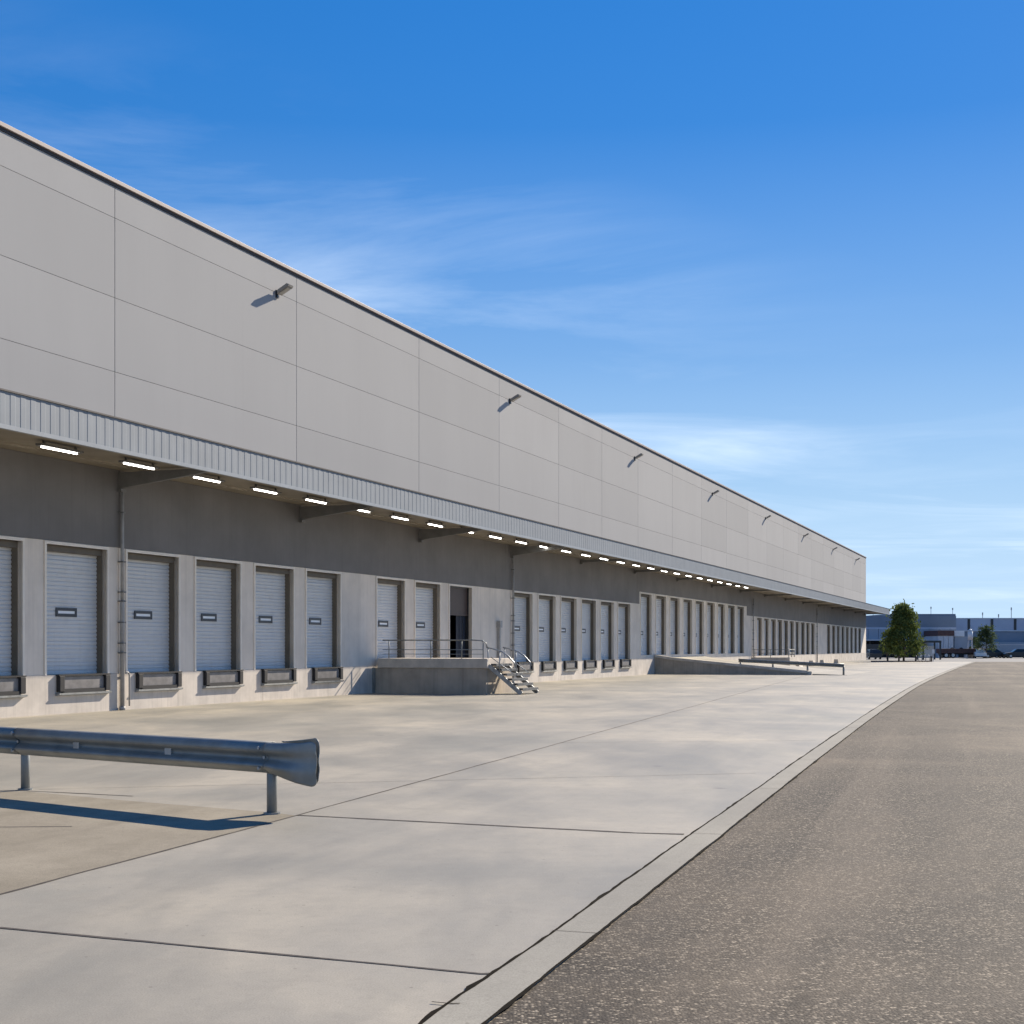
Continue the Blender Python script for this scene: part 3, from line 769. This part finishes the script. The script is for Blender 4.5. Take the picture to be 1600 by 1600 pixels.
YS = 200
sh = thing('bike_shelter', 'black flat-roofed open shelter right of the bushy tree', 'shelter', (px(1437) * YS, YS, 0))
wS = (px(1466) - px(1437)) * YS
mb = MB(); mb.box(0, wS, -1.5, 1.5, 2.35, 2.62); mb.build('roof', M['charcoal'], sh)
for x in (.1, wS - .12):
    for y in (-1.35, 1.35):
        mb = MB(); mb.box(x - .1, x + .1, y - .1, y + .1, 0, 2.35); mb.build('post', M['charcoal'], sh)
mb = MB(); mb.box(.2, wS - .2, 1.3, 1.36, .3, 1.9); mb.build('back_panel', M['palegrey'], sh)
sg = thing('sign_post', 'small white sign on a thin post in front of the black shelter', 'sign', (px(1458) * 170, 170, 0))
mb = MB(); mb.tube([(0, 0, 0), (0, 0, 1.35)], .04, 8); mb.build('post', M['palegrey'], sg)
mb = MB(); mb.box(-.16, .16, -.06, -.042, .95, 1.45, .005); mb.build('sign_plate', M['whitepaint'], sg)
# cycle hoops and bollards by the tree
hp = MB(); hp.tube([(-.22, 0, 0), (-.22, 0, .62), (-.15, 0, .75), (0, 0, .8), (.15, 0, .75), (.22, 0, .62), (.22, 0, 0)], .035, 6)
hme = hp.mesh('cycle_hoop', M['silver'], True)
for k, x in enumerate((1437.5, 1443.5, 1449.5)):
    o = obj('cycle_hoop', hme, None, (px(x) * 169, 169, 0)); tag(o, 'grey cycle hoop on the yard edge right of the tree, ' + ('leftmost', 'middle', 'rightmost')[k] + ' of three', 'cycle rack', 'cycle hoops by the tree')
for x, mm, lab in ((1387, 'charcoal', 'black bollard at the left foot of the bushy tree'), (1404.5, 'rust', 'rust red bollard in front of the bushy tree trunk'), (1431, 'charcoal', 'dark bollard just right of the bushy tree trunk'), (1455, 'charcoal', 'dark bollard beside the small white sign')):
    mb = MB(); mb.tube([(0, 0, 0), (0, 0, .62), (0, 0, .66)], .10, 10); mb.tube([(0, 0, .66), (0, 0, .72)], .10, 10, .03)
    o = mb.build('bollard', M[mm], None, True); o.location = (px(x) * 168.6, 168.6, 0); tag(o, lab, 'bollard', 'bollards by the tree')
ed = MB(); ed.box(px(1362) * 168, px(1457) * 168, 168.15, 168.4, -.1, .13); struct(ed.build('planting_kerb', M['rust']))

# ------------------------------------------------------------------ vehicles far away
def wheel(parent, x, y, r=.33):
    mb = MB(); mb.tube([(x, y - .1, r), (x, y + .1, r)], r, 14); w = mb.build('wheel', M['tyre'], parent)
    mb = MB(); mb.tube([(x, y - .115, r), (x, y + .115, r)], r * .6, 12); mb.build('rim', M['silver'], w)
def car(x, y, rz, mat, label):
    t = thing('parked_car', label, 'car', (x, y, 0), rz, 'cars parked by the factories')
    mb = MB()
    mb.prism([(-2.1, .3), (2.1, .3), (2.15, .65), (1.95, .82), (1.0, .92), (-1.7, .95), (-2.1, .85)], 'y', -.85, .85)
    mb.add([(-1.75, -.78, .95), (1.0, -.78, .92), (1.0, .78, .92), (-1.75, .78, .95), (-1.35, -.62, 1.42), (.25, -.62, 1.44), (.25, .62, 1.44), (-1.35, .62, 1.42)],
           [(4, 5, 6, 7), (0, 1, 5, 4), (1, 2, 6, 5), (2, 3, 7, 6), (3, 0, 4, 7)])
    mb.build('body', mat, t)
    mb = MB()
    for s_ in (-1, 1): mb.add([(-1.5, s_ * .775, 1.0), (.75, s_ * .765, 1.0), (.2, s_ * .66, 1.37), (-1.25, s_ * .66, 1.37)], [(0, 1, 2, 3)])
    mb.add([(.97, -.7, .97), (.97, .7, .97), (.34, .58, 1.4), (.34, -.58, 1.4)], [(0, 1, 2, 3)])
    mb.build('window', M['carglass'], t)
    for wx in (-1.3, 1.3):
        for wy in (-.78, .78): wheel(t, wx, wy)
def trailer(x, y, rz, mat, label, top=2.15):
    t = thing('truck_trailer', label, 'trailer', (x, y, 0), rz, 'trailers parked by the factories')
    mb = MB(); mb.box(-4.5, 4.5, -1.25, 1.25, .75, top, .03); mb.build('box_body', mat, t)
    mb = MB(); mb.box(-4.4, 4.4, -.5, .5, .55, .747); mb.build('chassis', M['charcoal'], t)
    for wx in (-3.6, -2.5, 3.4):
        for wy in (-1.05, 1.05): wheel(t, wx, wy, .45)
car(px(1531) * 228, 228, 1.35, M['whitepaint'], 'white parked car seen end-on in front of the right-hand factory')
car(px(1553) * 229, 229, .05, M['charcoal'], 'dark parked car right of the white one')
car(px(1590) * 227, 227, 3.1, M['charcoal'], 'black parked car at the right edge of the photo')
trailer(px(1577) * 236, 236, .03, M['paleblue'], 'pale blue trailer parked by the right-hand factory')
trailer(px(1510) * 230, 230, .02, M['rust'], 'low rust red trailer beneath the white tank', 1.5)
trailer(px(1369) * 225, 225, .0, M['charcoal'], 'black trailer parked beside the warehouse corner')
car(px(1363) * 205, 205, 1.57, M['charcoal'], 'dark car seen end-on at the warehouse corner')

# ------------------------------------------------------------------ trees
def tree(name, label, loc, h, w, trunk_h, n, mat, seed, conic=.75, leaf=.2, group='trees at the end of the yard'):
    rd = random.Random(seed)
    t = thing(name, label, 'tree', loc, rd.random() * 6, group)
    mb = MB(); mb.tube([(0, 0, -.1), (.03, .02, h * .3), (-.03, .04, h * .6), (0, 0, h * .93)], h * .022, 8, .02)
    ends = []
    for k in range(26):
        z = trunk_h + (h * .9 - trunk_h) * (k + rd.random()) / 26
        a = rd.random() * 6.283; rr = (w / 2) * (1 - conic * ((z - trunk_h) / (h - trunk_h)) ** 1.2) * (.75 + .4 * rd.random())
        e = Vector((math.cos(a) * rr, math.sin(a) * rr, z + rr * .45))
        mb.tube([(0, 0, z - .2), tuple(e * .5 + Vector((0, 0, z * .5 - .12))), tuple(e)], h * .008, 5, .01); ends.append(e)
    mb.build('trunk', M['bark'], t)
    mb = MB(); clumps = []
    for k in range(95):
        q = rd.random() ** .9; z = trunk_h + .05 + (h - trunk_h - .2) * q
        rr = (w / 2) * (1 - conic * q ** 1.25) * (.55 + .5 * rd.random()) * (1 - .25 * (1 - min(1, q * 6)))
        a = rd.random() * 6.283; clumps.append((Vector((math.cos(a) * rr, math.sin(a) * rr, z)), w * (.045 + .06 * rd.random())))
    clumps += [(e, w * .06) for e in ends] + [(Vector((rd.gauss(0, .1), rd.gauss(0, .1), h * (.9 + .1 * k / 5))), w * .05) for k in range(6)]
    for i in range(n):
        c, r = rd.choice(clumps)
        p = c + Vector((rd.gauss(0, 1), rd.gauss(0, 1), rd.gauss(0, .8))) * r
        if p.z < trunk_h * .7: continue
        u = Vector((rd.gauss(0, 1), rd.gauss(0, 1), rd.gauss(0, 1))).normalized(); v = u.orthogonal().normalized()
        s_ = leaf * (.6 + .8 * rd.random())
        mb.add([p - u * s_, p + v * s_ * .5, p + u * s_, p - v * s_ * .5], [(0, 1, 2, 3)])
    me = bpy.data.meshes.new('crown'); me.from_pydata(mb.v, [], mb.f); me.materials.append(mat); me.update()
    obj('crown', me, t)
tree('leafy_tree', 'bushy dark green cone-shaped tree beyond the end of the warehouse', (px(1412) * 171, 171, 0), 6.6, 4.5, .75, 7500, M['leaf'], 23, .84, .16)
tree('thin_tree', 'thin sparse tree in front of the right-hand factory', (px(1541) * 226, 226, 0), 5.0, 3.2, 1.2, 2200, M['leafdark'], 5, .5, .16)
tree('leafy_shrub', 'small pale shrubby tree left of the bushy tree', (px(1386) * 205, 205, 0), 3.9, 1.8, .8, 1500, M['leafdark'], 8, .4, .14)
tree('thin_tree', 'young thin tree at the far right behind the parked cars', (px(1524) * 240, 240, 0), 3.4, 1.6, .7, 900, M['leafdark'], 15, .4, .14)

# ------------------------------------------------------------------ light, sky, camera
SUN_AZ, SUN_EL = R(40), R(31)
sd = Vector((math.sin(SUN_AZ) * math.cos(SUN_EL), math.cos(SUN_AZ) * math.cos(SUN_EL), math.sin(SUN_EL)))
sun = bpy.data.lights.new('sun', 'SUN'); sun.energy = 4.55; sun.angle = R(.5); sun.color = (1, .89, .74)
so = bpy.data.objects.new('sun', sun); COL.objects.link(so); so.rotation_euler = sd.to_track_quat('Z', 'Y').to_euler()

w = bpy.data.worlds.new('World'); scene.world = w; w.use_nodes = True
nt = w.node_tree; bg = nt.nodes['Background']
sky = nt.nodes.new('ShaderNodeTexSky'); sky.sky_type = 'NISHITA'; sky.sun_disc = False
sky.sun_elevation = SUN_EL; sky.sun_rotation = SUN_AZ
sky.air_density = 1.0; sky.dust_density = .05; sky.ozone_density = 2.0; sky.altitude = 200
tc = nt.nodes.new('ShaderNodeTexCoord'); sep = nt.nodes.new('ShaderNodeSeparateXYZ'); nt.links.new(tc.outputs['Generated'], sep.inputs[0])
def math_(op, a, b=None):
    n = nt.nodes.new('ShaderNodeMath'); n.operation = op
    for s_, v in zip(n.inputs, (a, b)):
        if v is None: continue
        if hasattr(v, 'is_output'): nt.links.new(v, s_)
        else: s_.default_value = v
    return n.outputs[0]
zc = math_('MAXIMUM', math_('ADD', sep.outputs[2], .06), .03)
cx = math_('DIVIDE', sep.outputs[0], zc); cy = math_('DIVIDE', sep.outputs[1], zc)
cmb = nt.nodes.new('ShaderNodeCombineXYZ'); nt.links.new(cx, cmb.inputs[0]); nt.links.new(cy, cmb.inputs[1])
mp = nt.nodes.new('ShaderNodeMapping'); mp.inputs['Rotation'].default_value = (0, 0, R(-24)); mp.inputs['Scale'].default_value = (.7, 1.25, 1); mp.inputs['Location'].default_value = (5.1, 1.9, 0)
nt.links.new(cmb.outputs[0], mp.inputs['Vector'])
n1 = noise(nt, mp.outputs[0], .9, 9, .62, .8)
# thin cirrus: denser low in the sky and to the left
hgt = ramp(nt, sep.outputs[2], [(.0, .35), (.12, .6), (.30, .6), (.48, .35)])
n2 = noise(nt, cmb.outputs[0], .55, 4, .5, .3)
cf = math_('MULTIPLY', math_('MULTIPLY', ramp(nt, n1, [(.44, 0), (.80, 1)]), hgt), ramp(nt, n2, [(.42, .25), (.62, 1)]))
bw = nt.nodes.new('ShaderNodeRGBToBW'); nt.links.new(sky.outputs[0], bw.inputs[0])
gain = math_('DIVIDE', 4.6, math_('ADD', bw.outputs[0], 3.8))     # softens the glare round the sun
sc = nt.nodes.new('ShaderNodeVectorMath'); sc.operation = 'SCALE'; nt.links.new(sky.outputs[0], sc.inputs[0]); nt.links.new(gain, sc.inputs['Scale'])
base = mix(nt, 1.0, sc.outputs[0], (.88, .93, 1.09), 'MULTIPLY')
# pale blue haze layer hugging the horizon
base = mix(nt, ramp(nt, sep.outputs[2], [(.0, .92), (.07, .68), (.20, .22), (.34, 0)]), base, (4.2, 5.3, 6.7))
yy = math_('MAXIMUM', sep.outputs[1], .15)
line = math_('ADD', math_('DIVIDE', sep.outputs[2], yy), math_('MULTIPLY', math_('DIVIDE', sep.outputs[0], yy), .36))
cf = math_('MULTIPLY', cf, ramp(nt, line, [(.18, 1), (.36, .0)]))
cl = mix(nt, cf, base, (7.2, 7.8, 8.4))
hs = nt.nodes.new('ShaderNodeHueSaturation'); hs.inputs['Saturation'].default_value = 1.32; hs.inputs['Value'].default_value = 1.0
nt.links.new(cl, hs.inputs['Color'])
nt.links.new(hs.outputs[0], bg.inputs[0]); bg.inputs[1].default_value = .1

cam = bpy.data.cameras.new('camera'); co = bpy.data.objects.new('camera', cam); COL.objects.link(co)
co.location = (0, 0, 1.65); co.rotation_euler = (math.pi / 2, 0, 0)
cam.sensor_width = 36; cam.lens = 36 * 2250 / 1600; cam.shift_y = 212 / 1600; cam.clip_end = 6000; cam.clip_start = .1
scene.camera = co
vs_ = scene.view_settings; vs_.view_transform = 'Standard'; vs_.look = 'None'; vs_.exposure = .76; vs_.gamma = 1
scene.render.resolution_x = scene.render.resolution_y = 1024
